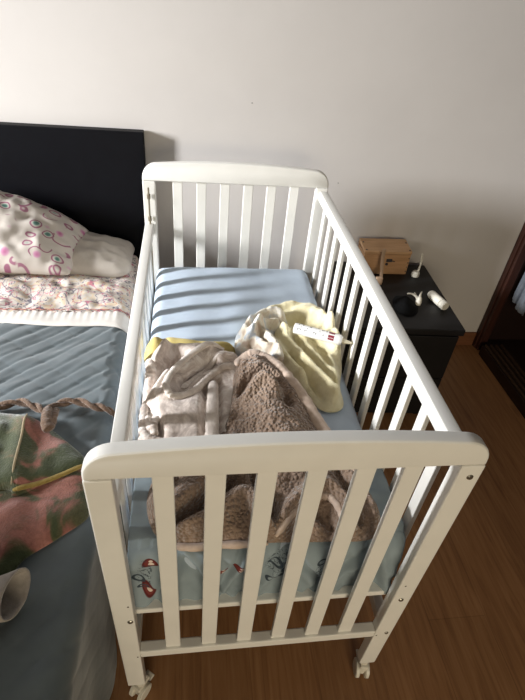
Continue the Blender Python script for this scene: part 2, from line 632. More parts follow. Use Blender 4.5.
def cloth(name, outline, base, puff, ridges, mat, parent=None, res=0.006, edge=0.02, wav=0.004, wscale=18, seed=1.0,
          nub=None, floor_fn=None, thick=0.004, tilt=None, sub=6, uvbox=None, limit=None, smooth_it=4):
    """a crumpled cloth lying on something: smooth outline, folds given as polylines (points, height, width)"""
    poly = catmull(outline, True, sub)
    lo, hi = poly.min(0) - res, poly.max(0) + res
    nx, ny = int((hi[0] - lo[0]) / res) + 2, int((hi[1] - lo[1]) / res) + 2
    X, Y = np.meshgrid(lo[0] + res * np.arange(nx), lo[1] + res * np.arange(ny), indexing='ij')
    P = np.stack([X.ravel(), Y.ravel()], 1)
    ins = inside(P, poly)
    d, near, _ = seg_dist(P, poly, True)
    ins2 = ins.reshape(nx, ny)
    cell = ins2[:-1, :-1] | ins2[1:, :-1] | ins2[:-1, 1:] | ins2[1:, 1:]
    P = np.where(ins[:, None], P, near)
    d = np.where(ins, d, 0.0)
    e = 1 - np.exp(-(d / edge) ** 1.3)
    h = puff * e
    for rd in ridges:
        pts, hh, ww = rd[:3]
        pl = catmull(pts, False, 5)
        dd, _, par = seg_dist(P, pl, False)
        fade = 1.0
        if len(rd) > 3 and rd[3]:
            fade = np.clip(np.minimum(par, 1 - par) * 6, 0, 1) ** 0.7
        g = np.exp(-(dd / ww) ** 2 * (1 if hh < 0 else 1))
        if hh > 0:
            g = np.where(dd < ww * 1.6, np.sqrt(np.clip(1 - (dd / (ww * 1.6)) ** 2, 0, 1)) * 0.5 + g * 0.5, g)
        h = np.maximum(h, h * 0.0 + 0) + hh * g * fade * e
    h = h + wav * vnoise(P, wscale, seed) * e + wav * 0.5 * vnoise(P, wscale * 2.4, seed + 5) * e
    if tilt is not None:
        h = h + tilt(P) * e
    h = np.maximum(h, 0.002)
    bz = np.full(len(P), base) if floor_fn is None else floor_fn(P)
    Z = bz + h
    # relax
    Zg = Z.reshape(nx, ny)
    for _ in range(smooth_it):
        Zs = Zg.copy()
        Zs[1:-1, 1:-1] = (Zg[1:-1, 1:-1] * 2 + Zg[2:, 1:-1] + Zg[:-2, 1:-1] + Zg[1:-1, 2:] + Zg[1:-1, :-2]) / 6
        Zg = np.where(ins2, Zs, Zg)
    Z = Zg.ravel()
    if nub:
        amp, sc = nub
        n3 = np.array([mnoise.voronoi(Vector((p[0], p[1], z)) * sc)[0][0] for p, z in zip(P, Z)])
        Z = Z + amp * (0.5 - n3) * np.clip(d / 0.01, 0, 1)
    bm = bmesh.new()
    used = np.zeros((nx, ny), bool)
    used[:-1, :-1] |= cell
    used[1:, :-1] |= cell
    used[:-1, 1:] |= cell
    used[1:, 1:] |= cell
    vid = {}
    for i, j in zip(*np.nonzero(used)):
        q = i * ny + j
        vid[(i, j)] = bm.verts.new((P[q, 0], P[q, 1], Z[q]))
    uvl = bm.loops.layers.uv.new('UVMap') if uvbox else None
    for i, j in zip(*np.nonzero(cell)):
        try:
            f = bm.faces.new((vid[(i, j)], vid[(i + 1, j)], vid[(i + 1, j + 1)], vid[(i, j + 1)]))
        except ValueError:
            pass
    bmesh.ops.remove_doubles(bm, verts=bm.verts, dist=0.0004)
    bmesh.ops.dissolve_degenerate(bm, edges=bm.edges, dist=0.0002)
    # skirt to the surface below so the cloth has thickness
    be = [ed for ed in bm.edges if ed.is_boundary]
    r = bmesh.ops.extrude_edge_only(bm, edges=be)
    for v in [g for g in r['geom'] if isinstance(g, bmesh.types.BMVert)]:
        v.co.z -= thick
    bmesh.ops.recalc_face_normals(bm, faces=bm.faces)
    me = bpy.data.meshes.new(name)
    bm.to_mesh(me)
    bm.free()
    if me.polygons and sum(p.normal.z for p in me.polygons) < 0:
        me.flip_normals()
    return link(name, me, mat, parent)


def roll(b, pts, z, rad, n=12, wob=0.15, squash=0.8, seed=0):
    """a soft rolled fold along x,y points at heights z"""
    p3 = [(p[0], p[1], (z[i] if isinstance(z, (list, tuple)) else z)) for i, p in enumerate(pts)]
    cp = catmull(p3, False, 7)
    L = len(cp)
    rr = []
    for i in range(L):
        t = i / (L - 1)
        endf = min(1.0, 0.35 + 6 * min(t, 1 - t))
        r_ = rad[0] + (rad[1] - rad[0]) * t if isinstance(rad, (list, tuple)) else rad
        rr.append(r_ * endf * (1 + wob * mnoise.noise(Vector((i * 0.35 + seed, seed, 0)))))
    b.tube([Vector(c) for c in cp], rr, n, True, squash)
    return b


def onto(objs, pts, off):
    """heights of points x,y lying on the given cloths, plus an offset"""
    trees = []
    for o in objs:
        d = Vector((0, 0, 0))
        p = o
        while p is not None:
            d += p.location
            p = p.parent
        trees.append(BVHTree.FromPolygons([v.co + d for v in o.data.vertices], [tuple(p.vertices) for p in o.data.polygons]))
    out = []
    for i, (x, y) in enumerate(pts):
        zs = [h[0].z for h in (t.ray_cast(Vector((x, y, 3)), Vector((0, 0, -1))) for t in trees) if h[0] is not None]
        k = off[i] if isinstance(off, (list, tuple)) else off
        out.append((max(zs) if zs else out[-1] - k if out else 0.6) + k)
    return out


def rollon(b, objs, pts, off, rad, **kw):
    """a rolled fold that follows the cloth below it"""
    cp = [tuple(p) for p in catmull(pts, False, 3)]
    z = onto(objs, cp, off)
    z = [sum(z[max(0, i - 1):i + 2]) / len(z[max(0, i - 1):i + 2]) for i in range(len(z))]
    return roll(b, cp, z, rad, **kw)


def grid_mesh(name, fn, nu, nv, mat, parent=None, closed_u=False, thick=0.0):
    bm = bmesh.new()
    uvl = bm.loops.layers.uv.new('UVMap')
    vv = [[bm.verts.new(fn(i / (nu - 1), j / (nv - 1))) for j in range(nv)] for i in range(nu)]
    for i in range(nu - 1):
        for j in range(nv - 1):
            f = bm.faces.new((vv[i][j], vv[i + 1][j], vv[i + 1][j + 1], vv[i][j + 1]))
            for lp, (a, c) in zip(f.loops, ((i, j), (i + 1, j), (i + 1, j + 1), (i, j + 1))):
                lp[uvl].uv = (a / (nu - 1), c / (nv - 1))
    me = bpy.data.meshes.new(name)
    bm.to_mesh(me)
    bm.free()
    o = link(name, me, mat, parent)
    if thick:
        s = o.modifiers.new('thickness', 'SOLIDIFY')
        s.thickness = thick
        s.offset = -1
    return o


def sstep(a, b, x):
    t = min(1, max(0, (x - a) / (b - a)))
    return t * t * (3 - 2 * t)


# ------------------------------------------------------------------ the room
YW = 1.526          # far wall
XR = 1.69           # right wall, filled by the built-in wardrobe
XL = -2.75
W_, L_ = 0.66, 1.277
struct(B().box(XL, 2.6, -3.0, 1.75, -0.06, 0.0).obj('floor', M['floor'], smooth=False))
struct(B().box(XL, 2.6, YW, YW + 0.12, 0.0, 2.6).obj('wall_far', M['wall'], smooth=False))
struct(B().box(0.0, XR - 0.002, YW - 0.012, YW, 0.0, 0.085, 0.003).obj('baseboard_far', M['baseboard']))

# built-in wardrobe that fills the right wall, open towards the room
wd = thing('wardrobe', 'dark reddish-brown wardrobe standing open at the right edge, beyond the black nightstand', 'wardrobe', (XR, 0.6, 0))
B().box(XR, XR + 0.03, YW - 0.032, YW - 0.001, 0.0, 2.3, 0.003).box(XR + 0.008, XR + 0.05, YW - 0.052, YW - 0.032, 0.0, 2.3, 0.003).obj('door_frame', M['mahogany'], wd)
b = B()
b.box(XR + 0.05, XR + 0.56, YW - 0.03, YW - 0.002, 0.0, 2.3).box(XR + 0.54, XR + 0.56, -1.4, YW - 0.002, 0.0, 2.3)
b.box(XR + 0.04, XR + 0.56, -1.4, YW - 0.03, 0.0, 0.055)
b.box(XR + 0.0, XR + 0.56, -1.42, -1.4, 0.0, 2.3)
b.box(XR + 0.0, XR + 0.56, -1.42, YW - 0.002, 2.28, 2.3)
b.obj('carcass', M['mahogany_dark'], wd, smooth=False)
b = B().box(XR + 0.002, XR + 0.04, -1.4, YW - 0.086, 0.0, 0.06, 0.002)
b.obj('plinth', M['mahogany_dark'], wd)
b = B()
for k in range(4):
    b.box(XR + 0.012 + k * 0.03, XR + 0.022 + k * 0.03, -1.4, YW - 0.09, 0.055, 0.07, 0.002)
b.obj('door_track', wood('track_wood', (58, 42, 30), (74, 54, 40), (40, 3, 40)), wd)


def garment(y, x, zb, wdt, mat, label, seed):
    def fn(u, v):
        yy = y + (u - 0.5) * wdt * (1.0 - 0.25 * v)
        fold = 0.012 * math.sin(u * 15 + seed) * (1 - 0.4 * v) + 0.006 * math.sin(u * 27 + seed * 2)
        return (x + fold + 0.02 * v, yy, zb + v * 0.9 + 0.05 * (u - 0.3) * (1 - v))
    o = grid_mesh('hanging_garment', fn, 40, 14, mat, None, thick=0.004)
    return tag(o, label, 'garment', 'clothes in the wardrobe')


garment(1.425, XR + 0.075, 0.315, 0.12, M['garment'], 'pale grey-blue garment hanging low in the dark wardrobe', 0.4)
garment(1.31, XR + 0.085, 0.335, 0.13, M['garment_dark'], 'charcoal garment hanging in the wardrobe in front of the pale one', 2.0)

# ------------------------------------------------------------------ bed
bed = thing('bed', 'double bed with a tall black headboard against the white wall, left of the cot', 'bed', (-0.8, 0.45, 0))
B().box(-1.62, -0.007, YW - 0.044, YW - 0.006, 0.12, 1.03, 0.003).obj('headboard', M['black'], bed)
B().box(-1.56, -0.075, -0.52, YW - 0.055, 0.06, 0.28, 0.01).obj('bed_base', M['bedbase'], bed)
B().box(-1.56, -0.068, -0.53, YW - 0.056, 0.281, 0.538, 0.05, 4).obj('mattress', M['mattress'], bed)
for sx in (-1.5, -0.13):
    for sy in (-0.46, 1.40):
        B().lathe([(0, 0.02), (0.065, 0.025)], (sx, sy, 0.0)).obj('leg', M['black'], bed)

EDGE = -0.047


def bedtop(x, y):
    """height of the bed cover surface"""
    r = 0.045
    z = 0.552
    dx = x - (EDGE - r)
    if dx > 0:
        dx = min(dx, r)
        z -= r - math.sqrt(max(r * r - dx * dx, 0))
    return z


def quilt_fn(u, v):
    y = -0.56 + v * (0.945 + 0.56)
    # arc length across: top from x=-1.55 to the rounded edge, then the drop
    s = 0.0
    top = 1.55 + EDGE - 0.045
    if u < 0.15:
        s = u / 0.15 * (top - 0.55)
    else:
        s = top - 0.55 + (u - 0.15) / 0.85 * (0.55 + 0.07 + 0.50)
    r = 0.045
    if s < top:
        x, z, nx_, nz_ = -1.55 + s, 0.556, 0, 1
        sag = 0.006 * mnoise.noise(Vector((x * 5, y * 5, 1)))
    elif s < top + 0.07:
        a = (s - top) / r
        x, z = EDGE - r + r * math.sin(a), 0.556 - r + r * math.cos(a)
        nx_, nz_ = math.sin(a), math.cos(a)
        sag = 0
    else:
        x, z = EDGE, 0.556 - r - (s - top - 0.07)
        nx_, nz_ = 1, 0
        sag = 0
    # stitched quilting: soft diagonal puckers crossed by wavy lines
    q = x * 0.85 if s < top else (EDGE + (s - top)) * 0.85
    wv = 0.018 * mnoise.noise(Vector((q * 6, y * 6, 3.0)))
    # q runs to the right; lines rise to the far right
    ph = (y - q * 1.12 + wv) / 0.072
    fr = abs((ph % 1.0) - 0.5) * 2
    amp = 0.5 + 0.5 * mnoise.noise(Vector((q * 5 + 9, y * 5, 0)))
    near = 0.35 + 0.65 * sstep(0.30, 0.55, y)
    puck = -0.0075 * (fr ** 6) * (0.1 + 1.1 * amp) * near
    ph2 = (y + q * 1.0 + wv) / 0.10
    fr2 = abs((ph2 % 1.0) - 0.5) * 2
    puck -= 0.0025 * fr2 ** 8 * near
    puck += 0.0045 * near * mnoise.noise(Vector(((q + y) * 8, (y - q) * 26, 7)))
    puck += 0.003 * mnoise.noise(Vector(((q + y) * 6, (y - q * 0.4) * 16, 2)))
    side = sstep(top + 0.02, top + 0.15, s)
    fold = side * (0.010 * math.sin(y * 26 + 2.5 * mnoise.noise(Vector((y * 3, z * 2, 4)))) * sstep(0.45, 0.1, z) - 0.006)
    k = puck * (1 - 0.4 * side) + fold + sag
    z = max(z + nz_ * k, 0.012)
    xx = x + nx_ * k
    if side > 0:
        xx = min(xx, -0.036)
    return (xx, y, z)


q = grid_mesh('quilt', quilt_fn, 190, 300, M['quilt'], None, thick=0.0)
tag(q, 'slate-blue quilted bedspread covering the bed, hanging down beside the cot', 'bedspread')


def sheet_fn(u, v):
    x = -1.5 + (1.5 + EDGE + 0.004 - 0.0) * (u if u < 0.2 else u)
    if u < 0.1:
        x = -1.5 + u / 0.1 * 0.75
    else:
        x = -0.75 + (u - 0.1) / 0.9 * (0.75 + EDGE)
    y = 0.992 + v * 0.42
    z = bedtop(x, y) + 0.014 + 0.012 * mnoise.noise(Vector((x * 14, y * 18, 2))) + 0.006 * mnoise.noise(Vector((x * 34, y * 40, 5)))
    z += 0.020 * sstep(0.0, 0.3, v) * sstep(0.0, 0.25, EDGE - x + 0.02)
    return (x, y, z)


sh = thing('top_sheet', 'crumpled paisley-print bedsheet with a white hem, folded over the slate-blue quilt', 'bedsheet', (-0.4, 1.1, 0.55))
grid_mesh('printed_panel', sheet_fn, 150, 70, M['paisley'], sh, thick=0.004)


def hem_fn(u, v):
    x = -1.5 + u / 0.1 * 0.75 if u < 0.1 else -0.75 + (u - 0.1) / 0.9 * (0.75 + EDGE)
    y0 = 0.918 + 0.020 * sstep(-0.25, -0.55, x) - 0.006 * sstep(-0.15, -0.04, x)
    y = y0 + v * (0.998 - y0)
    z = bedtop(x, y) + 0.013 + 0.004 * mnoise.noise(Vector((x * 12, y * 10, 8))) + 0.0015 * math.sin(x * 260) * v * v
    if v < 0.12:
        z -= 0.006 * (1 - v / 0.12)
    return (x, y, z)


o = grid_mesh('hem', hem_fn, 200, 14, M['hem'], sh, thick=0.003)
o['label'] = 'plain white hem of the printed sheet'
b = B()
b.tube([Vector((x, 0.997 + 0.003 * math.sin(x * 210), bedtop(x, 0.997) + 0.020 + 0.004 * mnoise.noise(Vector((x * 12, 0.997 * 10, 8))))) for x in np.linspace(-0.75, EDGE, 160)], 0.0015, 6)
o = b.obj('stitching', M['stitch'], sh)
o['label'] = 'red stitched line'


def cushion(name, corners, bulge, mat, parent=None, n=60, wr=0.006, seed=0, pinch=0.10, down=0.6, arch=0.0, rnd=0.05):
    """a soft pillow between four corners (bl, br, tr, tl)"""
    bl, br, tr, tl = [Vector(c) for c in corners]
    nrm = ((br - bl).cross(tl - bl)).normalized()
    bm = bmesh.new()
    uvl = bm.loops.layers.uv.new('UVMap')
    sides = []
    for sgn in (1, -1):
        g = []
        for i in range(n):
            row = []
            for j in range(n):
                u, v = i / (n - 1), j / (n - 1)
                uu, vv = 2 * u - 1, 2 * v - 1
                # edges pulled in between the corners
                pu = uu * (1 - pinch * (1 - vv * vv) * abs(uu) ** 3 * 0.6)
                pv = vv * (1 - pinch * (1 - uu * uu) * abs(vv) ** 3 * 0.6)
                rf = 1 - rnd * (abs(uu) ** 5) * (abs(vv) ** 5)
                pu, pv = pu * rf, pv * rf
                a, c = (pu + 1) / 2, (pv + 1) / 2
                p = (bl * (1 - a) + br * a) * (1 - c) + (tl * (1 - a) + tr * a) * c
                p = p + Vector((0, -0.25, 1)) * arch * math.sin(PI * min(max(a * 0.75 + 0.25, 0), 1)) ** 0.8 * c ** 1.5
                k = ((1 - abs(uu) ** 2.6) * (1 - abs(vv) ** 2.6))
                k = max(k, 0) ** 0.55
                h = bulge * k * (1 if sgn > 0 else down)
                h += wr * mnoise.noise(Vector((a * 7 + seed, c * 7, sgn))) * min(1, k * 2) + wr * 0.6 * mnoise.noise(Vector((a * 16 + seed, c * 10, sgn))) * min(1, k * 2)
                row.append(bm.verts.new(p + nrm * h * sgn))
            g.append(row)
        for i in range(n - 1):
            for j in range(n - 1):
                f = bm.faces.new((g[i][j], g[i + 1][j], g[i + 1][j + 1], g[i][j + 1]))
                for lp, (a, c) in zip(f.loops, ((i, j), (i + 1, j), (i + 1, j + 1), (i, j + 1))):
                    lp[uvl].uv = (a / (n - 1), c / (n - 1) * 0.7)
        sides.append(g)
    bmesh.ops.remove_doubles(bm, verts=bm.verts, dist=0.0008)
    bmesh.ops.recalc_face_normals(bm, faces=bm.faces)
    me = bpy.data.meshes.new(name)
    bm.to_mesh(me)
    bm.free()
    return link(name, me, mat, parent)


o = cushion('pillow', [(-0.62, 1.19, 0.60), (-0.052, 1.20, 0.582), (-0.05, 1.475, 0.585), (-0.62, 1.475, 0.62)], 0.075, M['white_linen'], seed=3, wr=0.012, rnd=0.16)
tag(o, 'plain off-white pillow lying flat behind and under the swirl-print pillow', 'pillow')
o = cushion('pillow', [(-0.80, 1.14, 0.625), (-0.262, 1.15, 0.612), (-0.222, 1.43, 0.650), (-0.74, 1.44, 0.76)], 0.10, M['pillow'], seed=8, wr=0.012, pinch=0.12, down=0.35, arch=0.10)
tag(o, 'pillow printed with pink swirls and green eye motifs, propped against the black headboard', 'pillow')


# things on the bed
def bedfloor(P):
    return np.array([bedtop(p[0], p[1]) + 0.006 for p in P])


cg = thing('camouflage_garment', 'green and pink camouflage fleece garment spread on the quilt beside the cot', 'garment', (-0.2, 0.3, 0.56))
cloth('body', [(-0.50, 0.50), (-0.35, 0.50), (-0.24, 0.47), (-0.12, 0.36), (-0.078, 0.29), (-0.068, 0.195), (-0.116, 0.145), (-0.177, 0.10), (-0.205, 0.066), (-0.30, 0.05), (-0.48, 0.06)],
      0.558, 0.014, [([(-0.22, 0.10), (-0.21, 0.16), (-0.25, 0.22)], 0.012, 0.02, 1), ([(-0.14, 0.17), (-0.16, 0.23)], 0.008, 0.015, 1)],
      M['camo'], cg, floor_fn=bedfloor, edge=0.012, wav=0.006, wscale=14, seed=2)
fl = cloth('flap', [(-0.46, 0.515), (-0.35, 0.505), (-0.262, 0.49), (-0.20, 0.445), (-0.15, 0.40), (-0.086, 0.334), (-0.09, 0.318), (-0.135, 0.296), (-0.18, 0.272), (-0.236, 0.243), (-0.262, 0.26), (-0.46, 0.24)],
           0.574, 0.016, [([(-0.26, 0.485), (-0.255, 0.40), (-0.242, 0.26)], 0.016, 0.018), ([(-0.30, 0.44), (-0.34, 0.42)], 0.012, 0.02, 1), ([(-0.42, 0.36), (-0.29, 0.36)], 0.008, 0.015, 1)],
           M['camo'], cg, floor_fn=lambda P: bedfloor(P) + 0.016, edge=0.010, wav=0.007, wscale=16, seed=7, thick=0.012)
b = B()
rollon(b, [fl], [(-0.238, 0.252), (-0.21, 0.262), (-0.18, 0.275), (-0.135, 0.298), (-0.092, 0.322)], -0.001, [0.0075, 0.006], wob=0.2, squash=0.75, seed=3)
o = b.obj('trim', M['olive_trim'], cg)
o['label'] = 'olive-yellow hem trim'
b = B()
rollon(b, [fl], [(-0.259, 0.482), (-0.255, 0.44), (-0.25, 0.40), (-0.246, 0.33), (-0.241, 0.26)], 0.0008, 0.0028, wob=0.1, squash=1.0, seed=1)
b.obj('seam', M['seam'], cg)

# twisted brown scarf
b = B()
path = catmull([(-0.50, 0.53, 0.58), (-0.40, 0.515, 0.585), (-0.34, 0.52, 0.585), (-0.295, 0.535, 0.585), (-0.25, 0.515, 0.588), (-0.218, 0.495, 0.59), (-0.19, 0.528, 0.582), (-0.15, 0.541, 0.578), (-0.10, 0.522, 0.576), (-0.065, 0.516, 0.570), (-0.042, 0.512, 0.548)], False, 14)
for s in (0, PI):
    pts = []
    for i, p in enumerate(path):
        t = (path[min(i + 1, len(path) - 1)] - path[max(i - 1, 0)])
        t /= np.linalg.norm(t)
        nrm = np.array((-t[1], t[0], 0))
        a = i * 0.22 + s
        pts.append(Vector(p + nrm * 0.0058 * math.cos(a) + np.array((0, 0, 1)) * 0.005 * math.sin(a)))
    b.tube(pts, [0.0068 * (0.5 + 0.5 * min(1, 8 * min(i, len(pts) - 1 - i) / len(pts))) for i in range(len(pts))], 10)
roll(b, [(-0.21, 0.50), (-0.205, 0.465), (-0.197, 0.432), (-0.188, 0.415)], [0.595, 0.606, 0.604, 0.602], [0.012, 0.017], 12, 0.2, 0.8, 5)
roll(b, [(-0.19, 0.50), (-0.187, 0.46), (-0.190, 0.42)], [0.592, 0.602, 0.60], [0.008, 0.012], 10, 0.2, 0.8, 8)
o = b.obj('scarf', M['brown_yarn'], auto=False)
tag(o, 'brown twisted chenille scarf lying across the quilt above the camouflage fleece', 'scarf')


# grey knitted sock, open end towards the cot
def sock_fn(u, v):
    a = u * 2 * PI
    ln = v * 0.19
    op = 1.0 + 0.10 * sstep(0.25, 0, v)
    cx, cy = -0.168 - ln * 0.98, 0.010 - ln * 0.18
    ra = 0.042 * op * (1 - 0.25 * v)
    hz = (0.020 + 0.006 * sstep(0.5, 0, v))
    z = 0.559 + hz + hz * math.sin(a) + 0.003 * mnoise.noise(Vector((v * 9, math.cos(a) * 2, math.sin(a))))
    along = 0.012 * math.sin(a) * (1 - v)
    return (cx + 0.2 * ra * math.cos(a) - along, cy + ra * math.cos(a), z + 0.004 * (1 - v))


o = grid_mesh('knit_sock', sock_fn, 48, 30, M['grey_knit'], None, thick=0.003)
tag(o, 'grey knitted sock with an open cuff lying on the quilt at the left edge', 'sock')

# unseen chest of drawers, added left of the frame to shade the near quilt
ch = thing('added_shade_chest', 'unseen tall white chest of drawers added to shade the near end of the bed', 'chest of drawers', (-1.95, -0.35, 0))
B().box(-2.2, -1.7, -1.1, 0.25, 0.04, 1.36, 0.004).obj('body', M['paint'], ch)
for k in range(5):
    d = B().box(-1.699, -1.682, -1.08, 0.23, 0.07 + 0.256 * k, 0.31 + 0.256 * k, 0.003).obj('drawer', M['paint'], ch)
    for yy in (-0.75, -0.1):
        B().lathe([(0, 0.006), (0.012, 0.006), (0.016, 0.014), (0.026, 0.012)], (-1.682, yy, 0.19 + 0.256 * k), (1, 0, 0), 16).obj('knob', M['steel'], d)
for x in (-2.15, -1.75):
    for y in (-1.05, 0.20):
        B().box(x - 0.025, x + 0.025, y - 0.025, y + 0.025, 0, 0.041, 0.003).obj('foot', M['paint'], ch)

# ------------------------------------------------------------------ the cot
T = 0.028
PW = 0.0437
ZP, ZR = 0.086, 0.935
crib = thing('crib', 'white slatted wooden baby cot on casters beside the bed', 'cot', (W_ / 2, L_ / 2, 0))


def rail_top(x):
    return 0.990 + 0.018 * (1 - ((x - W_ / 2) / (W_ / 2)) ** 2)


def end_panel(y0, sgn):
    """y0: outer face, sgn: direction towards the inside"""
    ya, yb = sorted((y0, y0 + sgn * T))
    pts = [(0.0, ZR + 0.0005), (W_, ZR + 0.0005)]
    rc = 0.052
    N = 26
    for i in range(9):
        a = i / 8 * PI / 2
        pts.append((W_ - rc + rc * math.cos(a), rail_top(W_ - rc) - rc + rc * math.sin(a)))
    for i in range(1, N):
        x = W_ - rc + (2 * rc - W_) * i / N
        pts.append((x, rail_top(x)))
    for i in range(9):
        a = PI / 2 + i / 8 * PI / 2
        pts.append((rc + rc * math.cos(a), rail_top(rc) - rc + rc * math.sin(a)))
    B().prism(pts[::-1], ya, yb, 0.006, 3).obj('top_rail', M['paint'], crib)
    posts = []
    for x0, x1 in ((0.0, PW), (W_ - PW, W_)):
        posts.append(B().box(x0, x1, ya, yb, ZP, ZR, 0.003).obj('post', M['paint'], crib))
    B().box(PW, W_ - PW, ya + 0.001, yb - 0.001, 0.258, 0.287, 0.003).obj('bottom_rail', M['paint'], crib)
    for k in range(6):
        xc = 0.1195 + 0.0835 * k
        ym = (ya + yb) / 2
        B().box(xc - 0.017, xc + 0.017, ym - 0.006, ym + 0.006, 0.286, ZR + 0.001, 0.002).obj('slat', M['paint'], crib)
    return posts


pn = end_panel(0.0, 1)
pf = end_panel(L_, -1)


def bolt(x, y, z, parent, sgn=-1, r=0.0062, name='bolt', mat='steel'):
    B().lathe([(-0.002, r), (0.0012, r), (0.0028, r * 0.75), (0.003, r * 0.35), (0.0016, r * 0.33)], (x, y, z), (0, sgn, 0), 14).obj(name, M[mat], parent)


bolt(0.640, 0, 0.906, pn[1])
bolt(0.636, 0, 0.457, pn[1])
bolt(0.645, 0, 0.281, pn[1], r=0.005)
bolt(0.0345, 0, 0.453, pn[0])
for (x, z, p) in ((0.035, 0.52, 0), (0.037, 0.265, 0), (0.630, 0.52, 1), (0.622, 0.268, 1)):
    B().lathe([(-0.002, 0.0022), (0.0004, 0.0022)], (x, 0, z), (0, -1, 0), 10).obj('screw_hole', M['hole'], pn[p])


def side(x0, x1, ztop, zbot):
    ya, yb = T + 0.002, L_ - T - 0.002
    B().box(x0, x1, ya, yb, ztop - 0.036, ztop, 0.004, 3).obj('side_rail', M['paint'], crib)
    B().box(x0 + 0.002, x1 - 0.002, ya, yb, zbot, zbot + 0.034, 0.003).obj('lower_side_rail', M['paint'], crib)
    xc = (x0 + x1) / 2
    for k in range(13):
        y = 0.1 + 0.09 * k
        B().box(xc - 0.006, xc + 0.006, y - 0.0145, y + 0.0145, zbot + 0.033, ztop - 0.035, 0.002).obj('slat', M['paint'], crib)


side(W_ - 0.031, W_ - 0.001, 0.926, 0.262)
side(0.001, 0.031, 0.783, 0.118)
# guide rods of the lowered side
for yy in (T + 0.009, L_ - T - 0.009):
    r = B().tube([(0.020, yy, 0.30), (0.020, yy, 0.916)], 0.0032, 10).obj('guide_rod', M['brass'], crib)
    for zz in (0.885, 0.803):
        B().lathe([(-0.010, 0.004), (-0.007, 0.0062), (0.007, 0.0062), (0.010, 0.004)], (0.020, yy, zz), (0, 0, 1), 12).obj('collar', M['brass'], r)
# slatted mattress base
b = B()
b.box(0.036, W_ - 0.036, T + 0.003, T + 0.03, 0.416, 0.434, 0.003).box(0.036, W_ - 0.036, L_ - T - 0.03, L_ - T - 0.003, 0.416, 0.434, 0.003)
b.box(0.038, 0.06, T + 0.029, L_ - T - 0.029, 0.417, 0.4335, 0.003).box(W_ - 0.06, W_ - 0.038, T + 0.029, L_ - T - 0.029, 0.417, 0.4335, 0.003)
for k in range(11):
    y = 0.09 + k * 0.109
    b.box(0.05, W_ - 0.05, y - 0.03, y + 0.03, 0.426, 0.436, 0.002)
b.obj('mattress_base', M['paint'], crib)
# casters
for (x, y, ang) in ((0.029, T / 2, 2.5), (W_ - PW / 2, T / 2, 3.0), (PW / 2, L_ - T / 2, 0.8), (W_ - PW / 2, L_ - T / 2, 0.3)):
    rm = Matrix.Translation((x, y, 0)) @ Matrix.Rotation(ang, 4, 'Z')
    b = B()
    b.lathe([(0.060, 0.012), (0.086, 0.012)], (0, 0, 0), (0, 0, 1), 16)
    prof = [(-0.011, 0.034), (-0.018, 0.052), (-0.016, 0.064), (0.016, 0.064), (0.018, 0.052), (0.011, 0.034), (0.009, 0.018), (-0.009, 0.018)]
    b.prism([(p[0] * 0.62, p[1]) for p in prof], -0.024, 0.018, 0.003)
    b.bm.transform(rm)
    h = b.obj('caster', M['plastic'], crib)
    for s in (-1, 1):
        b = B()
        b.lathe([(-0.006, 0.021), (-0.004, 0.025), (0.004, 0.025), (0.006, 0.021)], (s * 0.0135, 0.004, 0.0252), (1, 0, 0), 24)
        b.bm.transform(rm)
        b.obj('wheel', M['plastic'], h)
    b = B().box(-0.012, 0.012, -0.040, -0.020, 0.030, 0.037, 0.002)
    b.bm.transform(rm)
    b.obj('brake_lever', M['plastic'], h)

# ------------------------------------------------------------------ cot bedding
MZ = 0.620


def matt_fn(u, v):
    pass


cm = thing('cot_mattress', 'pale blue sheeted mattress lying inside the white cot', 'mattress', (W_ / 2, L_ / 2, 0.437))
B().box(0.038, 0.624, 0.070, L_ - 0.052, 0.437, 0.58, 0.012, 3).obj('core', M['mattress'], cm)


def fitted_fn():
    bm = bmesh.new()
    nx_, ny_ = 90, 170
    x0, x1, y0, y1 = 0.034, 0.627, 0.062, L_ - 0.031
    r = 0.035
    # top grid with rounded sides: parameter runs down each side
    def cross(t, a, b2):
        """t in 0..1 -> (coordinate, drop)"""
        side_len = 0.15
        ln = (b2 - a - 2 * r)
        arc = PI / 2 * r
        tot = ln + 2 * arc + 2 * side_len
        s = t * tot
        if s < side_len:
            return a, r + (side_len - s)
        s -= side_len
        if s < arc:
            q_ = s / r
            return a + r - r * math.cos(q_), r - r * math.sin(q_)
        s -= arc
        if s < ln:
            return a + r + s, 0.0
        s -= ln
        if s < arc:
            q_ = s / r
            return b2 - r + r * math.sin(q_), r - r * math.cos(q_)
        s -= arc
        return b2, r + s
    V = []
    for i in range(nx_):
        row = []
        cx, dx = cross(i / (nx_ - 1), x0, x1)
        for j in range(ny_):
            cy, dy = cross(j / (ny_ - 1), y0, y1)
            dz = max(dx, dy) if (dx > r or dy > r) else r - math.sqrt(max(0, r * r - min(r, math.hypot(r - math.sqrt(max(0, r * r - (r - dx) ** 2)) if dx < r else 0, 0)) ** 2)) if False else math.hypot(dx, dy)
            k = min(1, max(0, 1 - (dx + dy) / 0.05))
            wr = 0.0045 * mnoise.noise(Vector((cx * 9, cy * 5, 1.0))) + 0.003 * mnoise.noise(Vector((cx * 4, cy * 16, 6.0)))
            # long tension folds towards the right edge
            wr += 0.004 * math.sin((cx * 20 + cy * 9) + 3 * mnoise.noise(Vector((cx * 3, cy * 3, 0)))) * sstep(0.45, 0.62, cx)
            hump = 0.010 * (1 - ((cx - 0.33) / 0.33) ** 2)
            z = MZ - 0.008 - min(dz, 0.165) + (wr + hump) * k
            row.append(bm.verts.new((cx, cy, max(z, 0.438))))
        V.append(row)
    for i in range(nx_ - 1):
        for j in range(ny_ - 1):
            bm.faces.new((V[i][j], V[i + 1][j], V[i + 1][j + 1], V[i][j + 1]))
    me = bpy.data.meshes.new('fitted_sheet')
    bm.to_mesh(me)
    bm.free()
    return link('fitted_sheet', me, M['blue_sheet'], cm)


fitted_fn()


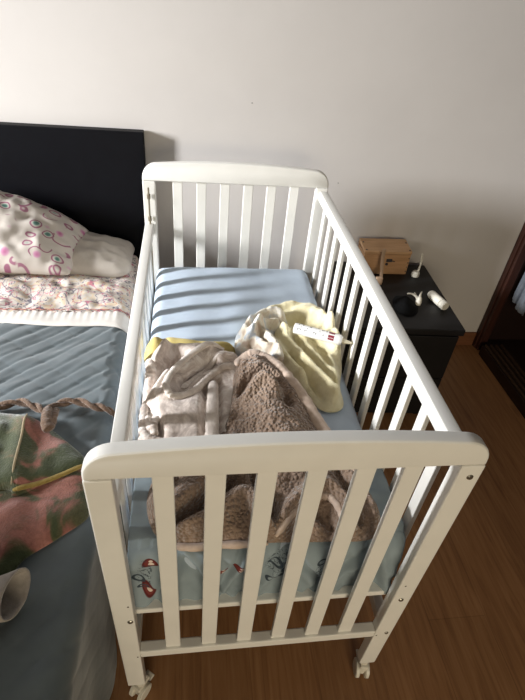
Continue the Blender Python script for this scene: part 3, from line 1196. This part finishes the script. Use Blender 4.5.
# printed sheet bunched over the near end of the mattress
def psheet_fn(u, v):
    x = 0.036 + u * 0.588
    # v: 0 bottom of the drop, .. 1 the back of the top part
    drop = 0.166 + 0.014 * mnoise.noise(Vector((x * 9, 0, 3))) + 0.035 * sstep(0.10, 0.02, x - 0.0) + 0.02 * sstep(0.08, 0.0, abs(x - 0.14)) - 0.015 * sstep(0.2, 0.35, x)
    s = v * (drop + 0.05 + 0.20)
    f = 0.009 * mnoise.noise(Vector((x * 22, v * 4, 1))) + 0.008 * mnoise.noise(Vector(((x + v * 0.25) * 30, (v - x) * 6, 9)))
    for (xc, sl, am, wd_) in ((0.10, 0.10, 0.008, 0.012), (0.19, -0.22, 0.010, 0.012), (0.235, 0.16, 0.009, 0.009), (0.32, 0.2, 0.008, 0.012), (0.42, -0.25, 0.010, 0.012), (0.50, 0.3, 0.009, 0.010), (0.57, -0.1, 0.010, 0.014)):
        dd = (x - xc - sl * (v - 0.25)) / wd_
        f += am * math.exp(-dd * dd) - am * 0.6 * math.exp(-(dd - 1.6) ** 2)
    if s < drop:
        y, z = 0.0465 + f * 1.2, MZ - 0.040 - (drop - s)
    elif s < drop + 0.05:
        a = (s - drop) / 0.05 * PI / 2
        y, z = 0.0465 + f * 1.2 + 0.036 * (1 - math.cos(a)), MZ - 0.040 + 0.040 * math.sin(a)
    else:
        y = 0.0825 + (s - drop - 0.05)
        z = MZ + 0.006 + 0.010 * mnoise.noise(Vector((x * 16, y * 26, 4))) + 0.006 * (1 - v)
        z = max(z, MZ + 0.003)
    y += 0.006 * math.sin(u * PI) ** 0.3 - 0.006
    # a diagonal pleat
    z += 0.0 * u
    return (x, max(y, 0.0305), z)


ps = thing('cot_sheet', 'pale blue sheet with red prints bunched over the near end of the cot mattress', 'sheet', (0.33, 0.1, 0.59))
grid_mesh('sheet_cloth', psheet_fn, 170, 80, M['print_sheet'], ps, thick=0.003)
b = B()
roll(b, [(0.603, 0.05), (0.612, 0.043), (0.608, 0.040), (0.600, 0.040)], [0.462, 0.447, 0.425, 0.404], 0.0055, 8, 0.2, 0.6, 2)
b.obj('tie', M['tie'], ps)

# yellow things
o = cloth('folded_cloth', [(0.036, 0.735), (0.08, 0.750), (0.19, 0.722), (0.285, 0.715), (0.300, 0.68), (0.25, 0.655), (0.132, 0.64), (0.036, 0.64)],
          MZ + 0.004, 0.028, [([(0.05, 0.71), (0.15, 0.70), (0.28, 0.69)], 0.022, 0.02), ([(0.08, 0.745), (0.085, 0.66)], -0.015, 0.008)], M['mustard'], edge=0.012, wav=0.008, seed=3)
tag(o, 'mustard-yellow cloth under the far edge of the greige plush robe, by the left rail', 'cloth')

yb = thing('fleece_blanket', 'pale yellow fleece blanket crumpled against the right side of the cot', 'blanket', (0.5, 0.7, MZ))
yc = cloth('blanket_cloth', [(0.30, 0.72), (0.335, 0.81), (0.40, 0.865), (0.47, 0.895), (0.54, 0.895), (0.60, 0.87), (0.622, 0.82), (0.624, 0.75), (0.622, 0.66), (0.61, 0.60), (0.588, 0.53), (0.580, 0.455), (0.55, 0.432), (0.512, 0.442), (0.48, 0.49), (0.43, 0.53), (0.35, 0.61)],
          MZ + 0.006, 0.022,
          [([(0.33, 0.76), (0.385, 0.835), (0.47, 0.868), (0.55, 0.858), (0.592, 0.815), (0.605, 0.76)], 0.054, 0.020),
           ([(0.47, 0.825), (0.53, 0.835), (0.575, 0.80)], 0.030, 0.012),
           ([(0.606, 0.76), (0.61, 0.71), (0.60, 0.65)], 0.052, 0.020),
           ([(0.44, 0.735), (0.465, 0.66), (0.515, 0.55), (0.555, 0.465)], 0.044, 0.014),
           ([(0.405, 0.70), (0.435, 0.61), (0.47, 0.54)], 0.040, 0.016),
           ([(0.50, 0.70), (0.535, 0.61), (0.57, 0.53)], 0.034, 0.014),
           ([(0.47, 0.735), (0.56, 0.70), (0.61, 0.66)], 0.040, 0.024),
           ([(0.572, 0.62), (0.582, 0.55), (0.572, 0.48)], 0.026, 0.010),
           ([(0.40, 0.785), (0.47, 0.815), (0.545, 0.79)], -0.020, 0.012),
           ([(0.455, 0.63), (0.49, 0.55), (0.52, 0.47)], -0.022, 0.007),
           ([(0.50, 0.65), (0.535, 0.56), (0.56, 0.49)], -0.022, 0.007),
           ([(0.545, 0.64), (0.565, 0.58)], -0.018, 0.007)],
          M['yellow'], yb, res=0.004, edge=0.013, wav=0.009, wscale=24, seed=4, nub=(0.002, 160), smooth_it=2)
o = cloth('printed_corner', [(0.295, 0.69), (0.32, 0.78), (0.385, 0.835), (0.45, 0.85), (0.475, 0.81), (0.445, 0.755), (0.425, 0.72), (0.445, 0.64), (0.43, 0.585), (0.39, 0.585), (0.33, 0.635)],
          MZ + 0.030, 0.020,
          [([(0.325, 0.72), (0.36, 0.785), (0.42, 0.815), (0.455, 0.812)], 0.040, 0.013),
           ([(0.335, 0.69), (0.38, 0.75), (0.43, 0.77)], 0.036, 0.010),
           ([(0.335, 0.735), (0.385, 0.785), (0.44, 0.795)], -0.022, 0.006),
           ([(0.370, 0.735), (0.395, 0.67), (0.42, 0.60)], 0.040, 0.015),
           ([(0.35, 0.70), (0.38, 0.635)], 0.026, 0.010),
           ([(0.365, 0.72), (0.385, 0.65)], -0.02, 0.006)],
          M['lovey'], yb, res=0.0036, edge=0.010, wav=0.014, wscale=40, seed=6, nub=(0.005, 120), thick=0.02, smooth_it=2)
o['label'] = 'white, grey and peach printed corner of the yellow blanket'

# tube of ointment on top of the yellow blanket
T0, T1 = Vector((0.473, 0.706, 0.724)), Vector((0.607, 0.642, 0.722))
zs = onto([yc], [tuple((T0.lerp(T1, k / 12))[:2]) for k in range(13)], 0.0)
T0.z = T1.z = sorted(zs)[-3] + 0.0155
ax, org = T1 - T0, T0.copy()
axn = ax.normalized()
tb = thing('ointment_tube', 'white tube with maroon bands lying on the yellow fleece blanket in the cot', 'tube', tuple(org))
B().lathe([(0.0, 0.0145), (0.002, 0.0165), (0.05, 0.0165), (0.136, 0.0165), (0.142, 0.0155), (0.148, 0.0125)], org, axn, 28).obj('body', M['tube'], tb)
B().lathe([(0.148, 0.009), (0.150, 0.0085), (0.158, 0.007), (0.176, 0.0035), (0.178, 0.0015)], org, axn, 20).obj('nozzle', M['nozzle'], tb)
sx_ = axn.cross(Vector((0, 0, 1))).normalized()
sz_ = sx_.cross(axn).normalized()


def patch(b, d0, d1, a0, a1, r=0.0168, n=8):
    """a small printed patch following the barrel"""
    ring = []
    for d in (d0, d1):
        ring.append([b.bm.verts.new(org + axn * d + (sx_ * math.cos(a) + sz_ * math.sin(a)) * r) for a in np.linspace(a0, a1, n)])
    for j in range(n - 1):
        b.bm.faces.new((ring[0][j], ring[0][j + 1], ring[1][j + 1], ring[1][j]))


b = B()
patch(b, 0.106, 0.124, 0.15, 1.05)
patch(b, 0.106, 0.124, 1.35, 2.5)
patch(b, 0.106, 0.124, 2.8, 3.6)
o = b.obj('maroon_band', M['maroon'], tb)
b = B()
for d in (0.012, 0.016, 0.020, 0.034, 0.038, 0.060, 0.064, 0.068, 0.090):
    patch(b, d, d + 0.0022, 0.55 + 0.1 * math.sin(d * 900), 0.80, 0.0167)
for d in (0.012, 0.026, 0.046, 0.05, 0.084, 0.088, 0.098):
    patch(b, d, d + 0.0025, 1.55, 1.80, 0.0167)
for d in (0.02, 0.04, 0.078):
    patch(b, d, d + 0.003, 1.05, 1.2, 0.0167)
b.obj('lettering', M['ink'], tb)
b = B()
for d in (0.108, 0.112, 0.116, 0.120):
    patch(b, d, d + 0.002, 0.5, 0.62, 0.0169)
    patch(b, d, d + 0.002, 1.75, 1.9, 0.0169)
b.obj('band_lettering', M['tube'], tb)

# greige plush robe
pr = thing('plush_robe', 'greige plush robe bunched in the left of the cot beside the brown fleece', 'robe', (0.18, 0.5, MZ))
rb = cloth('body', [(0.036, 0.55), (0.04, 0.63), (0.075, 0.685), (0.15, 0.69), (0.22, 0.69), (0.295, 0.655), (0.325, 0.60), (0.315, 0.48), (0.295, 0.36), (0.26, 0.26), (0.16, 0.24), (0.06, 0.25), (0.036, 0.32), (0.036, 0.45)],
      MZ + 0.006, 0.036,
      [([(0.045, 0.575), (0.065, 0.625), (0.095, 0.655), (0.15, 0.645), (0.21, 0.65)], 0.034, 0.017),
       ([(0.09, 0.675), (0.085, 0.63), (0.07, 0.59)], 0.018, 0.009),
       ([(0.115, 0.65), (0.12, 0.60), (0.10, 0.55)], -0.022, 0.009),
       ([(0.24, 0.63), (0.175, 0.60), (0.135, 0.555), (0.11, 0.51), (0.10, 0.468)], 0.026, 0.020),
       ([(0.04, 0.44), (0.075, 0.50), (0.10, 0.535)], 0.024, 0.010),
       ([(0.045, 0.475), (0.075, 0.535), (0.11, 0.60)], -0.026, 0.010),
       ([(0.15, 0.52), (0.18, 0.56), (0.22, 0.595)], -0.024, 0.008),
       ([(0.06, 0.38), (0.12, 0.41), (0.19, 0.41)], 0.018, 0.05),
       ([(0.203, 0.50), (0.198, 0.42), (0.195, 0.32)], -0.024, 0.008),
       ([(0.238, 0.53), (0.235, 0.43), (0.232, 0.33)], -0.020, 0.007),
       ([(0.045, 0.44), (0.08, 0.38), (0.09, 0.30)], -0.030, 0.010),
       ([(0.25, 0.60), (0.29, 0.63)], 0.022, 0.012),
       ([(0.19, 0.64), (0.24, 0.665)], -0.014, 0.008)],
      M['plush'], pr, res=0.004, edge=0.014, wav=0.005, wscale=16, seed=9, smooth_it=2)
b = B()
rollon(b, [rb], [(0.258, 0.632), (0.222, 0.640), (0.172, 0.612), (0.136, 0.566), (0.107, 0.512), (0.100, 0.472), (0.116, 0.446), (0.163, 0.464), (0.198, 0.515), (0.223, 0.547), (0.258, 0.577), (0.292, 0.570), (0.310, 0.545)], 0.004, 0.0098, wob=0.25, squash=0.65, seed=3)
rollon(b, [rb], [(0.245, 0.612), (0.208, 0.582), (0.180, 0.545), (0.155, 0.515), (0.140, 0.485)], 0.002, 0.0085, wob=0.25, seed=12)
b.obj('belt', M['plush_light'], pr, auto=False)
b = B()
rollon(b, [rb], [(0.224, 0.522), (0.220, 0.455), (0.215, 0.36), (0.212, 0.28)], 0.004, [0.013, 0.018], wob=0.12, squash=0.38, seed=7)
b.obj('cuff', M['plush_light'], pr, auto=False)
b = B()
rollon(b, [rb], [(0.052, 0.60), (0.056, 0.565), (0.052, 0.525), (0.048, 0.49)], 0.0, [0.016, 0.012], wob=0.2, seed=15)
rollon(b, [rb], [(0.047, 0.46), (0.046, 0.39), (0.055, 0.335), (0.10, 0.315), (0.15, 0.31)], 0.002, 0.011, wob=0.2, seed=18)
rollon(b, [rb], [(0.08, 0.40), (0.072, 0.365), (0.078, 0.33)], 0.002, 0.011, wob=0.2, seed=28)
b.obj('sleeve', M['plush'], pr, auto=False)

# brown sherpa fleece
sf = thing('sherpa_throw', 'taupe brown sherpa throw heaped at the near end of the cot', 'throw', (0.36, 0.3, MZ))


def tent(P):
    # high spine from the far tip falling towards the near end
    c = np.exp(-((P[:, 0] - (0.365 + 0.14 * (0.45 - P[:, 1]))) / 0.085) ** 2)
    f = np.interp(P[:, 1], [0.05, 0.16, 0.30, 0.45, 0.56, 0.62], [0.0, 0.010, 0.05, 0.075, 0.055, 0.02])
    return c * f


fleece = cloth('fleece', [(0.275, 0.55), (0.298, 0.590), (0.335, 0.605), (0.385, 0.575), (0.44, 0.505), (0.485, 0.42), (0.515, 0.32), (0.555, 0.22), (0.572, 0.14), (0.572, 0.075), (0.53, 0.052), (0.43, 0.055), (0.32, 0.06), (0.20, 0.06), (0.13, 0.066), (0.085, 0.10), (0.068, 0.18), (0.10, 0.27), (0.18, 0.31), (0.235, 0.36), (0.262, 0.46)],
      MZ + 0.010, 0.036,
      [([(0.29, 0.545), (0.27, 0.46), (0.25, 0.37)], 0.024, 0.014),
       ([(0.285, 0.440), (0.31, 0.475), (0.345, 0.492), (0.385, 0.465), (0.405, 0.39)], -0.032, 0.014),
       ([(0.30, 0.425), (0.345, 0.460), (0.385, 0.430)], 0.016, 0.014),
       ([(0.42, 0.50), (0.46, 0.42), (0.49, 0.32)], -0.014, 0.012),
       ([(0.085, 0.150), (0.12, 0.130), (0.165, 0.165), (0.20, 0.20), (0.28, 0.23)], 0.034, 0.026),
       ([(0.10, 0.085), (0.15, 0.112), (0.20, 0.15), (0.25, 0.19)], -0.050, 0.011),
       ([(0.14, 0.074), (0.19, 0.090), (0.236, 0.125), (0.28, 0.15), (0.305, 0.115), (0.312, 0.07)], 0.032, 0.017),
       ([(0.335, 0.075), (0.375, 0.112), (0.426, 0.148), (0.465, 0.152), (0.490, 0.115), (0.49, 0.07)], 0.034, 0.014),
       ([(0.30, 0.21), (0.33, 0.15), (0.335, 0.08)], -0.045, 0.011),
       ([(0.37, 0.075), (0.42, 0.105), (0.455, 0.075)], -0.03, 0.016),
       ([(0.495, 0.20), (0.515, 0.13), (0.515, 0.08)], -0.03, 0.010),
       ([(0.50, 0.22), (0.545, 0.14), (0.555, 0.09)], 0.020, 0.018)],
      M['sherpa'], sf, res=0.0036, edge=0.013, wav=0.008, wscale=18, seed=12, nub=(0.0050, 105), tilt=tent, smooth_it=3)
b = B()
rollon(b, [fleece, rb], [(0.288, 0.535), (0.298, 0.572), (0.330, 0.584), (0.366, 0.568), (0.406, 0.512), (0.448, 0.425), (0.480, 0.340), (0.514, 0.25), (0.542, 0.17)], 0.012, [0.014, 0.018], wob=0.2, squash=0.8, seed=4)
o = b.obj('plush_edge', M['sherpa_edge'], sf, auto=False)
o['label'] = 'smooth pinkish-beige rolled edge'
b = B()
zz = MZ + 0.014
roll(b, [(0.125, 0.062), (0.17, 0.056), (0.215, 0.058), (0.27, 0.056), (0.32, 0.055)], zz, 0.008, 10, 0.3, 1.0, 21)
rollon(b, [fleece], [(0.335, 0.062), (0.375, 0.098), (0.426, 0.128), (0.462, 0.125), (0.485, 0.062)], -0.002, 0.0085, wob=0.3, squash=1.0, seed=25)
b.obj('smooth_lining', M['sherpa_edge'], sf, auto=False)

# ------------------------------------------------------------------ nightstand and what stands on it
ns = thing('nightstand', 'black nightstand in the corner behind the cot, against the white wall', 'nightstand', (1.0, 1.24, 0))
ROT = Matrix.Translation((1.0, 1.24, 0)) @ Matrix.Rotation(math.radians(-3.0), 4, 'Z') @ Matrix.Translation((-1.0, -1.24, 0))


def nsp(b, name, mat, parent):
    b.bm.transform(ROT)
    return b.obj(name, M[mat], parent)


nx0, nx1, ny0, ny1 = 0.785, 1.240, 0.985, 1.505
nsp(B().box(nx0, nx1, ny0, ny1, 0.472, 0.5, 0.003), 'top', 'black2', ns)
nsp(B().box(nx0 + 0.005, nx1 - 0.012, ny0 + 0.022, ny1 - 0.005, 0.03, 0.4715, 0.002), 'body', 'black2', ns)
for z0, z1 in ((0.245, 0.465), (0.035, 0.24)):
    d = nsp(B().box(nx0 + 0.007, nx1 - 0.014, ny0 + 0.004, ny0 + 0.021, z0, z1, 0.002), 'drawer', 'black2', ns)
for x in (nx0 + 0.03, nx1 - 0.05):
    for y in (ny0 + 0.05, ny1 - 0.05):
        nsp(B().box(x - 0.015, x + 0.015, y - 0.015, y + 0.015, 0.0, 0.031, 0.002), 'foot', 'black2', ns)

NZ = 0.5005
# wooden box with its lid
wb = thing('wooden_box', 'small pine box with a black latch on the nightstand against the wall', 'box', (1.03, 1.45, NZ))
bx0, bx1, by0, by1 = 0.915, 1.128, 1.402, 1.505
b = B()
b.box(bx0, bx1, by0, by0 + 0.009, NZ, NZ + 0.097, 0.001).box(bx0, bx1, by1 - 0.009, by1, NZ, NZ + 0.097, 0.001)
b.box(bx0, bx0 + 0.009, by0 + 0.009, by1 - 0.009, NZ, NZ + 0.097, 0.001).box(bx1 - 0.009, bx1, by0 + 0.009, by1 - 0.009, NZ, NZ + 0.097, 0.001)
b.box(bx0 + 0.009, bx1 - 0.009, by0 + 0.009, by1 - 0.009, NZ, NZ + 0.008)
b.obj('body', M['pine_dark'], wb)
LID = Matrix.Translation((0, by0, NZ + 0.098)) @ Matrix.Rotation(math.radians(7), 4, 'X')
b = B().box(bx0 - 0.002, bx1 + 0.002, 0, by1 - by0, 0.0, 0.014, 0.0015)
b.box(bx0 - 0.002, bx1 + 0.002, by1 - by0 - 0.008, by1 - by0, -0.01, 0.0, 0.001)
b.bm.transform(LID)
lid = b.obj('lid', M['pine'], wb)
for x in (bx0 + 0.008, bx1 - 0.006):
    for y in (0.012, 0.072):
        b = B().lathe([(0.013, 0.0042), (0.0146, 0.0042)], (x, y, 0), (0, 0, 1), 12)
        b.bm.transform(LID)
        b.obj('corner_peg', M['ink'], lid)
for z in (0.016, 0.037, 0.058, 0.08):
    B().lathe([(-0.002, 0.003), (0.0006, 0.003)], (bx1 - 0.005, by0, NZ + z), (0, -1, 0), 10).obj('joint_peg', M['ink'], wb)
b = B().box(1.020, 1.046, by0 - 0.004, by0 + 0.001, NZ + 0.062, NZ + 0.076, 0.001).sphere((1.024, by0 - 0.004, NZ + 0.052), 0.006)
b.tube([(1.03, by0 - 0.004, NZ + 0.070), (1.058, by0 - 0.005, NZ + 0.066)], 0.002)
b.obj('latch', M['ink'], wb)

# wooden brush leaning on the box
br = thing('wooden_brush', 'slim pale wooden brush leaning against the front of the pine box', 'brush', (0.985, 1.33, NZ))
B().tube(catmull([(0.984, 1.318, NZ + 0.004), (0.985, 1.345, NZ + 0.05), (0.987, 1.372, NZ + 0.100), (0.989, 1.380, NZ + 0.135)], False, 6).tolist(), [0.0075] * 6 + [0.008] * 9 + [0.0085] * 3 + [0.006], 12, squash=0.6).obj('handle', M['beech'], br)
B().box(0.955, 0.985, 1.305, 1.322, NZ, NZ + 0.035, 0.004, 3).obj('head', M['beech'], br)

# white brush standing on its head
wbk = thing('baby_brush', 'white baby brush standing upright on the nightstand right of the pine box', 'brush', (1.17, 1.385, NZ))
B().lathe([(0.0, 0.016), (0.004, 0.0185), (0.020, 0.017), (0.026, 0.012)], (1.167, 1.387, NZ), (0.0, 0.0, 1), 18).obj('head', M['plastic'], wbk)
B().tube(catmull([(1.176, 1.388, NZ + 0.012), (1.180, 1.393, NZ + 0.035), (1.181, 1.398, NZ + 0.07), (1.179, 1.404, NZ + 0.105)], False, 6).tolist(), [0.0045] * 10 + [0.0055] * 8 + [0.003], 10).obj('handle', M['plastic'], wbk)

# black pouch and the white clip lying against it
o = cloth('pouch', [(0.985, 1.10), (0.99, 1.17), (1.02, 1.215), (1.065, 1.21), (1.085, 1.16), (1.075, 1.10), (1.03, 1.065)], NZ, 0.022,
          [([(1.01, 1.12), (1.05, 1.17)], 0.012, 0.02)], M['black_cloth'], edge=0.02, wav=0.008, wscale=25, seed=5, thick=0.0)
tag(o, 'black soft pouch on the nightstand top behind the cot rail', 'pouch')
cl = thing('hair_clip', 'white claw hair clip beside the black pouch on the nightstand', 'hair clip', (1.10, 1.165, NZ))
b = B().lathe([(0.0, 0.011), (0.012, 0.013), (0.030, 0.010), (0.036, 0.006)], (1.093, 1.152, NZ), (0.10, 0.25, 1), 14)
b.obj('spring', M['plastic'], cl)
for pts in ([(1.094, 1.155, NZ + 0.024), (1.075, 1.172, NZ + 0.036), (1.06, 1.182, NZ + 0.036), (1.050, 1.186, NZ + 0.032)],
            [(1.096, 1.158, NZ + 0.026), (1.102, 1.172, NZ + 0.038), (1.112, 1.186, NZ + 0.043)],
            [(1.090, 1.156, NZ + 0.022), (1.083, 1.18, NZ + 0.034), (1.084, 1.19, NZ + 0.036)]):
    B().tube(catmull(pts, False, 5).tolist(), [0.0065 - 0.0045 * i / ((len(pts) - 1) * 5) for i in range((len(pts) - 1) * 5 + 1)], 10).obj('prong', M['plastic'], cl)

# white bottle lying on its side
bt = thing('lotion_bottle', 'white lotion bottle lying on its side near the right edge of the nightstand', 'bottle', (1.17, 1.15, NZ))
A0, A1 = Vector((1.166, 1.213, NZ + 0.0195)), Vector((1.193, 1.110, NZ + 0.0195))
dv = (A1 - A0).normalized()
B().lathe([(0.0, 0.012), (0.003, 0.0155), (0.010, 0.0185), (0.014, 0.019), (0.078, 0.019)], A0, dv, 24).obj('body', M['plastic'], bt)
B().lathe([(0.079, 0.0175), (0.081, 0.019), (0.102, 0.019), (0.106, 0.0165)], A0, dv, 24).obj('cap', M['plastic'], bt)
org, axn = A0, dv
sx_ = axn.cross(Vector((0, 0, 1))).normalized()
sz_ = sx_.cross(axn).normalized()
b = B()
patch(b, 0.034, 0.042, 2.05, 2.45, 0.0192)
patch(b, 0.046, 0.049, 1.9, 2.3, 0.0192)
b.obj('label_mark', M['ink'], bt)

# small marks left on the wall
for x, z in ((0.393, 1.144), (0.776, 0.859)):
    o = B().lathe([(-0.001, 0.0018), (0.001, 0.0018), (0.0016, 0.001)], (x, YW, z), (0, -1, 0), 10).obj('nail', M['ink'])
    tag(o, 'tiny dark nail in the white wall ' + ('high above the cot end panel' if z > 1 else 'just right of the cot end panel'), 'nail', 'nails in the wall')
